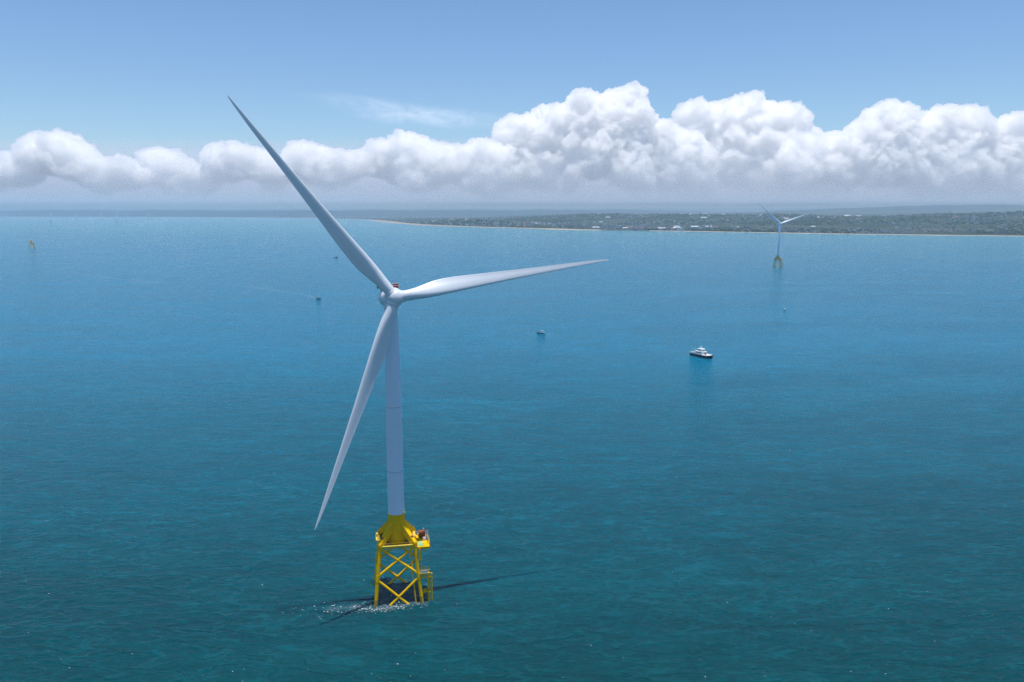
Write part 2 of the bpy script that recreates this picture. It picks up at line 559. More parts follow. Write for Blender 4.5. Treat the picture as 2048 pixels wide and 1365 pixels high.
    if not bare:
        dr = MB()
        dr.tube((7.6, 1.6, zp + 1.35), (9.6, 1.6, zp + 1.35), 1.15, n=24)
        dr.tube((7.5, 1.6, zp + 1.35), (7.62, 1.6, zp + 1.35), 1.4, n=24); dr.tube((9.58, 1.6, zp + 1.35), (9.7, 1.6, zp + 1.35), 1.4, n=24)
        dr.box((8.6, 1.6, zp + .35), (2.4, 1.8, .4))
        P(dr, 'winch_drum', M_brown, smooth=35)
        cr = MB()
        cr.lathe([(.38, zp + .15), (.38, zp + 2.2), (.55, zp + 2.3), (.55, zp + 2.9), (.3, zp + 3.1)], 16, M=None)
        for i in range(len(cr.v)):
            cr.v[i] = (cr.v[i][0] + 10.2, cr.v[i][1] - .2, cr.v[i][2])
        crane = P(cr, 'davit_crane', M_pale, smooth=35)
        jb = MB(); jb.tube((10.2, -.2, zp + 2.6), (10.5, -4.6, zp + 1.6), .2, .12, n=10); jb.tube((10.2, -.2, zp + 2.9), (10.0, .7, zp + 3.7), .08, n=8)
        jb.build('crane_jib', M_grey, crane, smooth=35)
        gp = MB(); gp.box((7.75, -4.4, zp + .21), (1.5, 3.6, .12))
        P(gp, 'access_hatch', M_green)
        cb = MB(); cb.box((9.3, -1.6, zp + .75), (1.1, .9, 1.2)); P(cb, 'equipment_cabinet', M_pale, bevel=.05)
        cb = MB(); cb.box((7.9, 3.0, zp + .5), (1.3, .8, .7)); P(cb, 'equipment_cabinet', M_pale, bevel=.05)
        mt = MB(); mt.tube((x1 - .2, y1 - .2, zp), (x1 + .1, y1 - .2, zp + 1.9), .07, n=6)
        P(mt, 'whip_aerial', M_pale); mt = MB()
        mt.tube((9.3, y1 - .2, zp), (9.3, y1 - .2, zp + 2.4), .09, n=6); mt.box((9.3, y1 - .2, zp + 2.2), (.3, .3, .5))
        P(mt, 'navigation_mast', M_pale)
    # left side landing with light coloured box
    lp = MB(); lp.box((-6.75, 1.5, zd + .2), (.7, 6.0, .22)); lp.box((-6.7, 2.6, zd + .8), (.6, 1.4, 1.1))
    P(lp, 'side_landing', M_deck)
    # ladder tower along the right leg down to the lower platform
    ld = MB()
    for yy in (-6.5, -5.9):
        ld.tube((7.9, yy, 10.3), (7.6, yy, zp), .09, n=8)
    z = 10.6
    while z < zp:
        ld.tube((7.9 - .3 * (z - 12.6) / 7.7, -6.5, z), (7.9 - .3 * (z - 12.6) / 7.7, -5.9, z), .035, n=6); z += .35
    ld.box((7.35, -6.9, 16.8), (.5, .5, 4.2))
    P(ld, 'caged_ladder', M_yellow)
    # lower intermediate platform
    zl = 10.2
    lw = MB(); lw.box((8.9, -6.3, zl), (3.4, 2.8, .22)); lw.box((8.9, -7.4, zl - .35), (3.2, .25, .4)); lw.box((8.9, -5.2, zl - .35), (3.2, .25, .4))
    lw.tube((6.9, -6.6, zl - 2.4), (9.2, -6.3, zl - .3), .16, n=8)
    low = P(lw, 'lower_platform', M_deck)
    rail(low, [(7.3, -7.6), (10.5, -7.6), (10.5, -5.0), (7.3, -5.0)], zl + .1, hgt=1.2, step=1.0)
    bp_ = MB(); bp_.box((8.7, -7.72, zl + .75), (2.4, .06, .95))
    bp_.build('white_sign_panel', M_pale, low)
    # boat landing: two fender tubes with a ladder between
    for q, xx in enumerate((10.1, 11.15)):
        f = MB(); f.tube((xx, -6.9, -4), (xx, -6.9, zl - .1 - q * .2), .27, n=14)
        f.path([(xx, -6.9, zl - .4), (8.0, -6.6, zl - 1.2)], .2) if q == 0 else None
        P(f, 'fender_tube', M_yellow, smooth=40)
    lr = MB()
    for xx in (10.4, 10.85): lr.tube((xx, -6.9, -3), (xx, -6.9, zl), .06, n=6)
    z = -1.0
    while z < zl:
        lr.tube((10.4, -6.9, z), (10.85, -6.9, z), .03, n=6); z += .35
    P(lr, 'boarding_ladder', M_yellow)
    for zz in (3.2, 8.6):
        st = MB(); st.tube((7.2, -7.2, zz), (10.1, -6.9, zz), .22, n=10); st.tube((10.1, -6.9, zz), (11.15, -6.9, zz), .16, n=10)
        if zz < 5:
            st.box((8.9, -7.0, zz + .6), (1.1, .8, .7))
        P(st, 'landing_strut', M_yellow, smooth=40)
    # cable tube
    P(MB().tube((hwz(20) - 1.6, -hwz(20) + .2, 19.8), (hwz(-5) - 2.2, -hwz(-5) + .2, -5), .22, n=10), 'cable_tube', M_yellow, smooth=40)

TX, TY = -39.5, 252.5
main = empty('wind_turbine', (TX, TY, 0))
tag(main, 'huge white three-bladed wind turbine on a yellow lattice jacket in the foreground', 'wind turbine', 'offshore wind turbines')
build_upper(main, (-37.5 - TX, 248.6 - TY), 0.355, R(130 - 0.038 * 57.3))
build_foundation(main, R(10.2))
# ---------------------------------------------------------------- numeric noise for terrain
def vnoise(x, y, seed=0):
    xi = np.floor(x).astype(np.int64); yi = np.floor(y).astype(np.int64)
    xf = x - xi; yf = y - yi
    u = xf * xf * (3 - 2 * xf); v = yf * yf * (3 - 2 * yf)
    def h(a, b):
        n = (a * 374761393 + b * 668265263 + seed * 1442695041) & 0x7fffffff
        n = ((n ^ (n >> 13)) * 1274126177) & 0x7fffffff
        n = (n ^ (n >> 16)) & 0x7fffffff
        return n / 0x7fffffff
    return (h(xi, yi) * (1 - u) + h(xi + 1, yi) * u) * (1 - v) + (h(xi, yi + 1) * (1 - u) + h(xi + 1, yi + 1) * u) * v
def fbm(x, y, o=5, seed=0):
    s = 0; a = .5; t = 0
    for k in range(o):
        s = s + a * vnoise(x * 2 ** k + 17.3 * k, y * 2 ** k - 9.1 * k, seed + k); t += a; a *= .5
    return s / t

# coast line (metres), left to right
COAST = np.array([(-85000, 40000), (-60000, 36000), (-30000, 29000), (-16600, 25570), (-9880, 22780), (-4180, 17155), (-3300, 15500), (-2500, 13700),
                  (-2000, 11500), (-1450, 9600), (-880, 7960), (-500, 7250), (-102, 6682), (474, 5920), (1131, 5453), (2026, 4709), (2814, 4316), (6000, 3000), (12000, 700), (26000, -2600)], float)
DIN = np.array((0.5, 0.8660254))
CQ = COAST[:, 0] * DIN[1] - COAST[:, 1] * DIN[0]
CS = COAST[:, 0] * DIN[0] + COAST[:, 1] * DIN[1]
def coast_s(q):
    return np.interp(q, CQ, CS) + 60 * (fbm(q / 700.0, q * 0 + 3.3, 4, 9) - .5) + 14 * (fbm(q / 90.0, q * 0 + 1.3, 3, 19) - .5)
def to_xy(q, s):
    # q = across, s = along the inland direction
    return q * DIN[1] + s * DIN[0], -q * DIN[0] + s * DIN[1]
def sstep(a, b, x):
    t = np.clip((x - a) / (b - a), 0, 1); return t * t * (3 - 2 * t)
def sand_width(q):
    return 45 + 260 * np.exp(-((q + 7200) / 1500.0) ** 2) + 70 * np.exp(-((q + 2900) / 350.0) ** 2) + 25 * fbm(q / 300.0, q * 0, 3, 4)
def height(q, dn):
    """ground height at dn metres inland"""
    x, y = to_xy(q, coast_s(q) + dn)
    z = -1.2 + 3.6 * sstep(0, 60, dn) + 6 * sstep(100, 2500, dn)
    rough = fbm(x / 900.0, y / 900.0, 5, 1)
    ridge = sstep(1300, 4200, dn) * (1 - .35 * sstep(6500, 9000, dn)) * sstep(-9500, -5200, q)
    z = z + ridge * (38 + 70 * fbm(x / 2600.0, y / 2600.0, 3, 2)) * (.75 + .5 * rough)
    # wooded headland in the middle and hill at the right
    z = z + 42 * np.exp(-(((q + 4700) / 900.0) ** 2 + ((dn - 700) / 420.0) ** 2)) * (.6 + .8 * rough)
    z = z + 78 * np.exp(-(((x - 6300) / 2500.0) ** 2 + ((y - 7600) / 1300.0) ** 2)) * (.7 + .6 * rough)
    z = z + sstep(1500, 4500, dn) * sstep(-15000, -18500, q) * (30 + 210 * fbm(x / 1500.0, y / 2500.0, 4, 13))
    z = z + sstep(6000, 15000, dn) * 60 * fbm(x / 3000.0, y / 3000.0, 4, 5)
    z = z + sstep(13000, 26000, dn) * 430 * fbm(x / 5000.0, y / 5000.0, 4, 7) * (0.25 + .75 * sstep(-12000, 3000, q))
    z = np.minimum(z, 418)
    return z

def land_material():
    m = bpy.data.materials.new('coastal_land'); m.use_nodes = True
    t = m.node_tree; N = t.nodes; L = t.links
    b = N['Principled BSDF']; b.inputs['Roughness'].default_value = .9; b.inputs['Specular IOR Level'].default_value = .1
    geo = N.new('ShaderNodeNewGeometry')
    def nz(scale, det, typ='noise'):
        n = N.new('ShaderNodeTexNoise' if typ == 'noise' else 'ShaderNodeTexVoronoi')
        n.inputs['Scale'].default_value = scale
        if typ == 'noise': n.inputs['Detail'].default_value = det
        L.new(geo.outputs['Position'], n.inputs['Vector']); return n
    def ramp(src, stops):
        r = N.new('ShaderNodeValToRGB'); L.new(src, r.inputs[0])
        e = r.color_ramp.elements
        while len(e) < len(stops): e.new(.5)
        for k, (p, c) in enumerate(stops): e[k].position = p; e[k].color = (*c, 1)
        return r
    base = ramp(nz(.0022, 6).outputs['Fac'], [(.30, (.012, .026, .016)), (.45, (.018, .036, .020)), (.55, (.035, .055, .028)), (.63, (.06, .065, .042)), (.72, (.12, .105, .08))])
    vo = nz(.012, 0, 'v'); vo.voronoi_dimensions = '2D'
    sp = ramp(vo.outputs['Color'], [(0, (.6, .6, .6)), (.6, (.9, .9, .9)), (1, (1.3, 1.3, 1.3))])
    mx = N.new('ShaderNodeMix'); mx.data_type = 'RGBA'; mx.blend_type = 'MULTIPLY'; mx.inputs[0].default_value = .8
    L.new(base.outputs[0], mx.inputs[6]); L.new(sp.outputs[0], mx.inputs[7])
    at = N.new('ShaderNodeAttribute'); at.attribute_name = 'sand'
    m2 = N.new('ShaderNodeMix'); m2.data_type = 'RGBA'
    L.new(at.outputs['Fac'], m2.inputs[0]); L.new(mx.outputs[2], m2.inputs[6])
    m2.inputs[7].default_value = (.36, .27, .17, 1)
    L.new(m2.outputs[2], b.inputs['Base Color'])
    return m

def build_land():
    q = np.unique(np.concatenate([np.linspace(-50000, -14000, 90), np.linspace(-14000, -4000, 150), np.linspace(-4000, 1500, 230), np.linspace(1500, 24000, 60)]))
    dn = np.concatenate([[-60, 0], np.geomspace(18, 45000, 150)])
    Q, D = np.meshgrid(q, dn)
    X, Y = to_xy(Q, coast_s(Q) + D)
    Z = height(Q, np.maximum(D, 0)); Z[0] = -3; 
    # drop the outer edge below the water so that no rim shows
    nq, nd = len(q), len(dn)
    V = np.stack([X.ravel(), Y.ravel(), Z.ravel()], 1)
    F = [(j * nq + i, j * nq + i + 1, (j + 1) * nq + i + 1, (j + 1) * nq + i) for j in range(nd - 1) for i in range(nq - 1)]
    me = bpy.data.meshes.new('land'); me.from_pydata(V.tolist(), [], F); me.update()
    at = me.attributes.new('sand', 'FLOAT', 'POINT')
    sw = sand_width(Q)
    at.data.foreach_set('value', (1 - sstep(.8, 1.15, np.maximum(D, 0) / sw)).ravel().astype(np.float32))
    me.polygons.foreach_set('use_smooth', [True] * len(F))
    me.materials.append(land_material())
    o = bpy.data.objects.new('land', me); C.objects.link(o)
    tag(o, 'low hazy green coast with towns and wooded hills', 'land', kind='structure')
build_land()

# strip of surf along the beach
def foam_material(name, amount, scale, stretch=1.0):
    m = bpy.data.materials.new(name); m.use_nodes = True
    t = m.node_tree; N = t.nodes; L = t.links
    b = N['Principled BSDF']; b.inputs['Base Color'].default_value = (.82, .86, .88, 1); b.inputs['Roughness'].default_value = .7
    geo = N.new('ShaderNodeNewGeometry'); mp = N.new('ShaderNodeMapping'); mp.inputs['Scale'].default_value = (stretch, 1, 1)
    n = N.new('ShaderNodeTexNoise'); n.inputs['Scale'].default_value = scale; n.inputs['Detail'].default_value = 5; n.inputs['Roughness'].default_value = .7
    L.new(geo.outputs['Position'], mp.inputs[0]); L.new(mp.outputs[0], n.inputs['Vector'])
    r = N.new('ShaderNodeMapRange'); r.inputs['From Min'].default_value = .42; r.inputs['From Max'].default_value = .66
    r.inputs['To Max'].default_value = amount
    L.new(n.outputs['Fac'], r.inputs['Value'])
    a = N.new('ShaderNodeAttribute'); a.attribute_name = 'fade'
    k = N.new('ShaderNodeMath'); k.operation = 'MULTIPLY'
    L.new(r.outputs[0], k.inputs[0]); L.new(a.outputs['Fac'], k.inputs[1])
    L.new(k.outputs[0], b.inputs['Alpha'])
    return m
def strip(name, pts, w, m, label, cat, z=.05, kind='stuff'):
    """ribbon of foam on the water; pts (x, y, width factor, fade)"""
    vs = []; fs = []; fd = []
    for i, p in enumerate(pts):
        a = Vector(pts[max(0, i - 1)][:2]); b = Vector(pts[min(len(pts) - 1, i + 1)][:2])
        d = (b - a).normalized(); s = Vector((-d.y, d.x))
        for k in (-1, 0, 1):
            c = Vector(p[:2]) + s * k * w * p[2] * .5
            vs.append((c.x, c.y, z)); fd.append(p[3] if k == 0 else 0.0)
    for i in range(len(pts) - 1):
        for k in (0, 1):
            a = i * 3 + k; fs.append((a, a + 1, a + 4, a + 3))
    me = bpy.data.meshes.new(name); me.from_pydata(vs, [], fs); me.update()
    at = me.attributes.new('fade', 'FLOAT', 'POINT'); at.data.foreach_set('value', fd)
    me.materials.append(m)
    o = bpy.data.objects.new(name, me); C.objects.link(o)
    return tag(o, label, cat, kind=kind)
qs = np.linspace(-26000, 6000, 900)
xs_, ys_ = to_xy(qs, coast_s(qs) - 14)
strip('surf', [(x, y, .6 + .8 * vnoise(np.array(q / 120.0), np.array(2.0)), 1.0) for x, y, q in zip(xs_, ys_, qs)], 46, foam_material('surf_foam', 1.6, .02),
      'thin pale line of surf breaking along the beach', 'surf', z=.25)

# ---------------------------------------------------------------- towns and woods on the coast
rng = np.random.default_rng(5)
def box_house(w_, d_, h_, roof, wallm, roofm, name):
    mb = MB(); mb.box((0, 0, h_ / 2 - 1), (w_, d_, h_ + 2))
    mb.cur = 1
    if roof == 'gable':
        r = h_ + d_ * .28; o = .4
        vs = [(-w_ / 2 - o, -d_ / 2 - o, h_), (w_ / 2 + o, -d_ / 2 - o, h_), (w_ / 2 + o, d_ / 2 + o, h_), (-w_ / 2 - o, d_ / 2 + o, h_), (-w_ / 2 - o, 0, r), (w_ / 2 + o, 0, r)]
        mb.add(vs, [(0, 1, 5, 4), (2, 3, 4, 5), (0, 4, 3), (1, 2, 5), (3, 2, 1, 0)])
    else:
        mb.box((0, 0, h_ + .4), (w_ + .3, d_ + .3, .8)); mb.box((w_ * .2, d_ * .1, h_ + 1.9), (w_ * .25, d_ * .35, 2.4))
    return mb.mesh(name, [wallm, roofm])
Mw = [mat('wall_white', (.64, .64, .62), .8), mat('wall_grey', (.42, .42, .41), .8), mat('wall_tan', (.50, .40, .31), .8), mat('wall_pink', (.5, .33, .28), .8)]
Mr = [mat('roof_white', (.6, .61, .62), .7), mat('roof_grey', (.30, .31, .33), .7), mat('roof_red', (.33, .09, .06), .7), mat('roof_blue', (.16, .28, .42), .6), mat('roof_green', (.12, .24, .18), .7)]
def put_ground(q, dn):
    q = np.array(q, float); dn = np.array(dn, float)
    x, y = to_xy(q, coast_s(q) + dn); return float(x), float(y), float(height(q, dn))
# four kinds of building told apart by look; each copy is an object of its own
KINDS = [
    ('warehouse', 'long low white factory shed among the trees of the far coast', 'warehouse', 'white factory sheds on the coast', 48, (300, 5200), [(60, 22, 8, 'gable', 0, 0), (42, 18, 7, 'gable', 0, 0), (75, 26, 8, 'flat', 0, 0)], (.8, 1.2)),
    ('apartment_block', 'pale flat-roofed apartment block rising from the hazy coastal town', 'apartment block', 'apartment blocks in the coastal town', 60, (350, 4800), [(20, 14, 20, 'flat', 1, 1), (14, 13, 26, 'flat', 0, 1), (26, 13, 16, 'flat', 2, 1)], (.9, 1.2)),
    ('house', 'small house with a red roof near the far shore', 'house', 'red-roofed houses near the shore', 62, (90, 3200), [(16, 12, 9, 'gable', 2, 2), (20, 12, 7, 'gable', 0, 2)], (1.0, 1.5)),
    ('house', 'small grey or white flat-roofed house of the far coastal town', 'house', 'flat-roofed houses of the coastal town', 120, (90, 3600), [(18, 14, 11, 'flat', 1, 0), (16, 12, 9, 'flat', 0, 1), (22, 14, 12, 'flat', 0, 0)], (1.0, 1.4)),
]
for name, label, cat, grp, n, (d0, d1), vs, (s0, s1) in KINDS:
    protos = []
    k = 0; tries = 0
    while k < n and tries < 20000:
        tries += 1
        q = rng.uniform(-5200, 1300); dn = d0 + (d1 - d0) * rng.random() ** 1.4
        x, y, z = put_ground(q, dn)
        if not (-.30 < x / y < .68): continue
        if vnoise(np.array(x / 900.0), np.array(y / 900.0), 3) < .5: continue
        if k < len(vs):
            v = vs[k]
            o = bpy.data.objects.new(name, box_house(v[0], v[1], v[2], v[3], Mw[v[4]], Mr[v[5]], name)); protos.append(o)
        else:
            o = protos[k % len(protos)].copy()
        C.objects.link(o)
        o.location = (x, y, z); o.rotation_euler = (0, 0, rng.uniform(0, 3.14))
        s = rng.uniform(s0, s1); o.scale = (s, s, s)
        tag(o, label, cat, grp); k += 1
# the rest of the towns: thousands of far roofs as one mass
def town():
    n = 19000
    q = rng.uniform(-15000, 2500, n); dn = 120 + 6500 * rng.random(n) ** 1.3
    x, y = to_xy(q, coast_s(q) + dn)
    keep = (fbm(x / 1100.0, y / 1100.0, 3, 31) > .5) & (dn > sand_width(q) + 30)
    q, dn, x, y = q[keep], dn[keep], x[keep], y[keep]
    z = height(q, dn)
    mb = MB()
    mi = []
    for i in range(len(q)):
        w_, d_ = rng.uniform(6, 14, 2); h_ = rng.uniform(4, 10)
        if rng.random() < .05: h_ = rng.uniform(14, 28)
        if rng.random() < .04: w_, d_, h_ = rng.uniform(30, 60), 18, 7
        if y[i] > 11000: h_ *= 1.9 if rng.random() < .25 else 1.2
        mb.cur = int(rng.choice([0, 1, 2, 3, 4, 5, 6, 7], p=[.2, .17, .08, .07, .17, .13, .12, .06]))
        mb.box((x[i], y[i], z[i] + h_ / 2 - 1), (w_, d_, h_ + 2), rz=rng.uniform(0, 3.14))
    o = mb.build('town', [Mw[0], Mw[1], Mw[2], Mw[3], Mr[0], Mr[1], Mr[2], Mr[3]])
    tag(o, 'scattered far-off roofs of the coastal towns fading into haze', 'town', kind='stuff')
town()
# skyline of a town far up the coast on the left
tall = None
for k in range(16):
    q = float(rng.uniform(-17500, -9800)); dn = float(rng.uniform(500, 2600)); x, y, z = put_ground(q, dn)
    if tall is None:
        tall = bpy.data.objects.new('apartment_tower', box_house(46, 30, 62, 'flat', Mw[1], Mr[1], 'apartment_tower')); o = tall
    else: o = tall.copy()
    C.objects.link(o); o.location = (x, y, z); o.rotation_euler = (0, 0, rng.uniform(0, 3)); s = rng.uniform(.6, 1.25); o.scale = (s, s, s * rng.uniform(.7, 1.2))
    tag(o, 'hazy tower block of the town far up the coast behind the raised blade', 'tower block', 'tower blocks far up the coast')
def woods():
    bm = bmesh.new(); bmesh.ops.create_icosphere(bm, subdivisions=1, radius=1)
    iv = np.array([p.co[:] for p in bm.verts]); iff = np.array([[t.index for t in p.verts] for p in bm.faces]); bm.free()
    n = 9000
    q = rng.uniform(-9500, 1800, n); dn = 100 + 5200 * rng.random(n) ** 1.2
    x, y = to_xy(q, coast_s(q) + dn)
    keep = ((fbm(x / 800.0, y / 800.0, 3, 77) > .46) | (np.abs(q + 4700) < 900)) & (dn > sand_width(q) + 15)
    q, dn, x, y = q[keep], dn[keep], x[keep], y[keep]; z = height(q, dn); n = len(q)
    s = rng.uniform(5, 13, n)
    J = 1 + rng.uniform(-.28, .28, (n, len(iv), 1))
    V = iv[None] * J * np.stack([s * rng.uniform(.9, 2.2, n), s * rng.uniform(.9, 1.6, n), s * rng.uniform(.6, 1.0, n)], 1)[:, None, :]
    V += np.stack([x, y, z + s * .35], 1)[:, None, :]
    F = (iff[None] + (np.arange(n) * len(iv))[:, None, None]).reshape(-1, 3)
    me = bpy.data.meshes.new('woodland'); me.from_pydata(V.reshape(-1, 3).tolist(), [], F.tolist()); me.update()
    me.materials.append(mat('foliage_mass', (.026, .048, .02), .9, var=.45, vscale=.02, spec=.1))
    o = bpy.data.objects.new('woodland', me); C.objects.link(o)
    tag(o, 'dark green belts of trees between the coastal houses', 'woodland', kind='stuff')
woods()
# sand bank and breakwater
def sandbank():
    P = [(180, 6080), (260, 6030), (380, 5930), (520, 5800), (640, 5730), (660, 5760), (560, 5900), (480, 5985), (300, 6150)]
    bm = bmesh.new(); top = [bm.verts.new((x + rng.uniform(-8, 8), y + rng.uniform(-8, 8), 1.1)) for x, y in P]
    bot = [bm.verts.new((v.co.x * 1.0 + (v.co.x - 430) * .12, v.co.y + (v.co.y - 5930) * .12, -.5)) for v in top]
    bm.faces.new(top)
    for i in range(len(P)): bm.faces.new((top[i], bot[i], bot[(i + 1) % len(P)], top[(i + 1) % len(P)]))
    bmesh.ops.recalc_face_normals(bm, faces=bm.faces)
    me = bpy.data.meshes.new('sandbank'); bm.to_mesh(me); bm.free(); me.materials.append(mat('pale_sand', (.42, .34, .22), .9, var=.15, vscale=.02))
    o = bpy.data.objects.new('sandbank', me); C.objects.link(o)
    tag(o, 'pale sandbank lying just off the middle of the coast', 'sandbank', kind='structure')
sandbank()
bw = MB()
for k in range(70):
    t_ = k / 69; x = 640 + 330 * t_; y = 5735 - 190 * t_ + 30 * math.sin(t_ * 3)
    bw.box((x, y, 1.2), (rng.uniform(5, 8), rng.uniform(7, 10), rng.uniform(3.2, 5)), rz=rng.uniform(0, 3))
tag(bw.build('breakwater', mat('dark_rock', (.09, .085, .08), .9)), 'dark rock breakwater running off the middle of the beach', 'breakwater')
# ---------------------------------------------------------------- other turbines
def rotor_frame(yaw, hxy):
    n = Vector((math.sin(yaw), -math.cos(yaw), 0)); t = Vector((math.cos(yaw), math.sin(yaw), 0))
    a = n * math.cos(TILT) + Vector((0, 0, 1)) * math.sin(TILT); u = Vector((0, 0, 1)) * math.cos(TILT) - n * math.sin(TILT)
    return Matrix(((t.x, u.x, a.x, hxy[0]), (t.y, u.y, a.y, hxy[1]), (t.z, u.z, a.z, HUB_Z), (0, 0, 0, 1)))
MN = rotor_frame(0.355, (-37.5 - TX, 248.6 - TY))
M_yelpale = mat('pale_yellow_paint', (0.60, 0.45, 0.16), .6, var=.15, vscale=.4, spec=.1)
def pale_paint(o):
    """foundations farther off get a paler, duller yellow"""
    if o.type == 'MESH' and o.data.materials and o.data.materials[0] in (M_yellow, M_deck, M_yelstain):
        o.material_slots[0].link = 'OBJECT'; o.material_slots[0].material = M_yelpale
def place_turbine(x, y, rz, daz, label, detail=True, skip=()):
    root = main.copy(); C.objects.link(root); root.location = (x, y, 0); root.rotation_euler = (0, 0, rz)
    keep = ('tower', 'nacelle', 'hub', 'blade', 'jacket_leg', 'brace', 'transition_piece', 'walkway_deck')
    turn = MN @ Matrix.Rotation(daz, 4, 'Z') @ MN.inverted()
    for ch in list(main.children):
        base = ch.name.split('.')[0]
        if not detail and base not in keep: continue
        if base in skip: continue
        c = ch.copy(); C.objects.link(c); c.parent = root
        if base in ('hub', 'blade'): c.matrix_local = turn @ ch.matrix_local
        else: c.matrix_local = ch.matrix_local.copy()
        pale_paint(c)
        if detail or base == 'transition_piece':
            for g in ch.children:
                d = g.copy(); C.objects.link(d); d.parent = c; d.matrix_local = g.matrix_local.copy(); pale_paint(d)
    root['label'] = label
    return root
bpy.context.view_layer.update()
place_turbine(637, 1873, R(-14), R(11.4), 'second-largest turbine, standing alone on its jacket in the right background')
FAR = [(-8900, 13900, -20, 70, 'far turbine cut by the left edge of the picture'),
       (-9750, 15650, 10, -38, 'far turbine with one blade straight up, second from the left edge'),
       (-5560, 9500, -6, 62, 'biggest of the faint far turbines on the left horizon, darker tower'),
       (-7750, 14000, 5, 40, 'faint far turbine just right of the biggest one on the left horizon'),
       (-7250, 13900, -15, 80, 'faint far turbine left of the close pair on the left horizon'),
       (-4720, 9400, 3, 55, 'far turbine with level blade, right one of the close pair on the left horizon'),
       (-5330, 10900, -30, 25, 'far turbine, left one of the close pair on the left horizon'),
       (-6000, 13000, 0, 95, 'faintest far turbine, rightmost of the row on the left horizon')]
for x, y, rz, da, lb in FAR:
    place_turbine(x, y, R(rz), R(da), lb, detail=False)
# bare jacket far left: the same foundation, no tower yet
jk = empty('jacket_foundation', (-1738, 2834, 0), R(25))
tag(jk, 'lone yellow jacket foundation without a tower near the left edge', 'jacket foundation')
for ch in list(main.children):
    base = ch.name.split('.')[0]
    if base in ('tower', 'nacelle', 'hub', 'blade', 'yaw_bearing', 'hoist_platform'): continue
    c = ch.copy(); C.objects.link(c); c.parent = jk; c.matrix_local = ch.matrix_local.copy()
    for g in ch.children:
        d = g.copy(); C.objects.link(d); d.parent = c; d.matrix_local = g.matrix_local.copy(); pale_paint(d)
MB().lathe([(2.9, 29.6), (3.1, 29.7), (3.1, 31.2), (2.2, 32.2), (.3, 32.6)], 32).build('tower_cover', mat('orange_white_cover', (.8, .62, .5), .6), jk, smooth=35)

# ---------------------------------------------------------------- boats
M_navy = mat('navy_hull', (0.012, 0.022, 0.06), 0.35, var=.1, vscale=.4)
M_bwhite = mat('boat_white', (0.8, 0.81, 0.8), 0.4, var=.04, vscale=.5)
M_glass = mat('tinted_window', (0.02, 0.03, 0.035), 0.12)
M_bdeck = mat('boat_deck', (0.33, 0.35, 0.36), 0.8, var=.1)
M_bred = mat('boat_red', (0.4, 0.06, 0.04), 0.5)
M_rub = mat('rubber_fender', (0.02, 0.02, 0.022), 0.8)
M_bgreen = mat('sea_green_paint', (.35, .6, .52), .5)

def hull_mesh(mb, L_, B_, draft, free, bow_free, yc=0.0, sharp=1.0, n=18):
    """single hull, bow towards +X"""
    rings = []
    for k in range(n + 1):
        t = k / n; x = -L_ / 2 + L_ * t
        f = 1 - max(0, (t - .62) / .38) ** (1.7 * sharp)
        f *= .9 + .1 * min(1, t / .15)
        hb = max(.04, B_ / 2 * f)
        top = free + (bow_free - free) * max(0, (t - .35) / .65) ** 1.8
        kx = x - max(0, t - .85) * L_ * .12
        rings.append([(x, yc - hb, top), (x, yc - hb * .97, top - .25 * (top + draft)), (kx, yc - hb * .8, 0.1), (kx, yc - hb * .35, -draft * .7), (kx, yc, -draft),
                      (kx, yc + hb * .35, -draft * .7), (kx, yc + hb * .8, 0.1), (x, yc + hb * .97, top - .25 * (top + draft)), (x, yc + hb, top)])
    mb.loft(rings)

def windows(mb, x0, x1, y, z0, z1, n, thick=.06):
    w_ = (x1 - x0) / n
    for k in range(n):
        mb.box((x0 + w_ * (k + .5), y, (z0 + z1) / 2), (w_ * .82, thick, z1 - z0))

cv = empty('crew_boat', (173.3, 700.5, 0), R(-60))
cv.scale = (.92, .92, .92)
tag(cv, 'navy and white twin-hulled crew transfer boat, largest vessel on the water', 'boat')
for s in (-1, 1):
    h = MB(); hull_mesh(h, 25, 2.7, 1.4, 2.3, 3.1, yc=s * 2.9, sharp=1.2)
    ho = h.build('hull', M_navy, cv, smooth=40)
    st = MB(); st.box((-1.5, s * 4.27, 2.05), (19, .08, .16)); st.build('rubbing_strake', M_rub, ho)
h = MB(); h.box((-1.6, 0, 2.25), (21.4, 8.2, .9)); h.build('bridge_deck', M_navy, cv, bevel=.08)
h = MB()
h.loft([[(-12.3, -4.2, 2.72), (9.4, -4.2, 2.95), (12.2, -2.9, 3.15), (12.2, 2.9, 3.15), (9.4, 4.2, 2.95), (-12.3, 4.2, 2.72)],
        [(-12.3, -4.15, 2.98), (9.4, -4.15, 3.2), (12.15, -2.85, 3.4), (12.15, 2.85, 3.4), (9.4, 4.15, 3.2), (-12.3, 4.15, 2.98)]])
h.build('deck', M_bwhite, cv)
h = MB()
for s in (-1, 1): h.box((-3.6, s * 4.1, 3.4), (17, .1, .85))
h.box((-12.2, 0, 3.4), (.1, 8.2, .85))
h.build('bulwark', M_bwhite, cv)
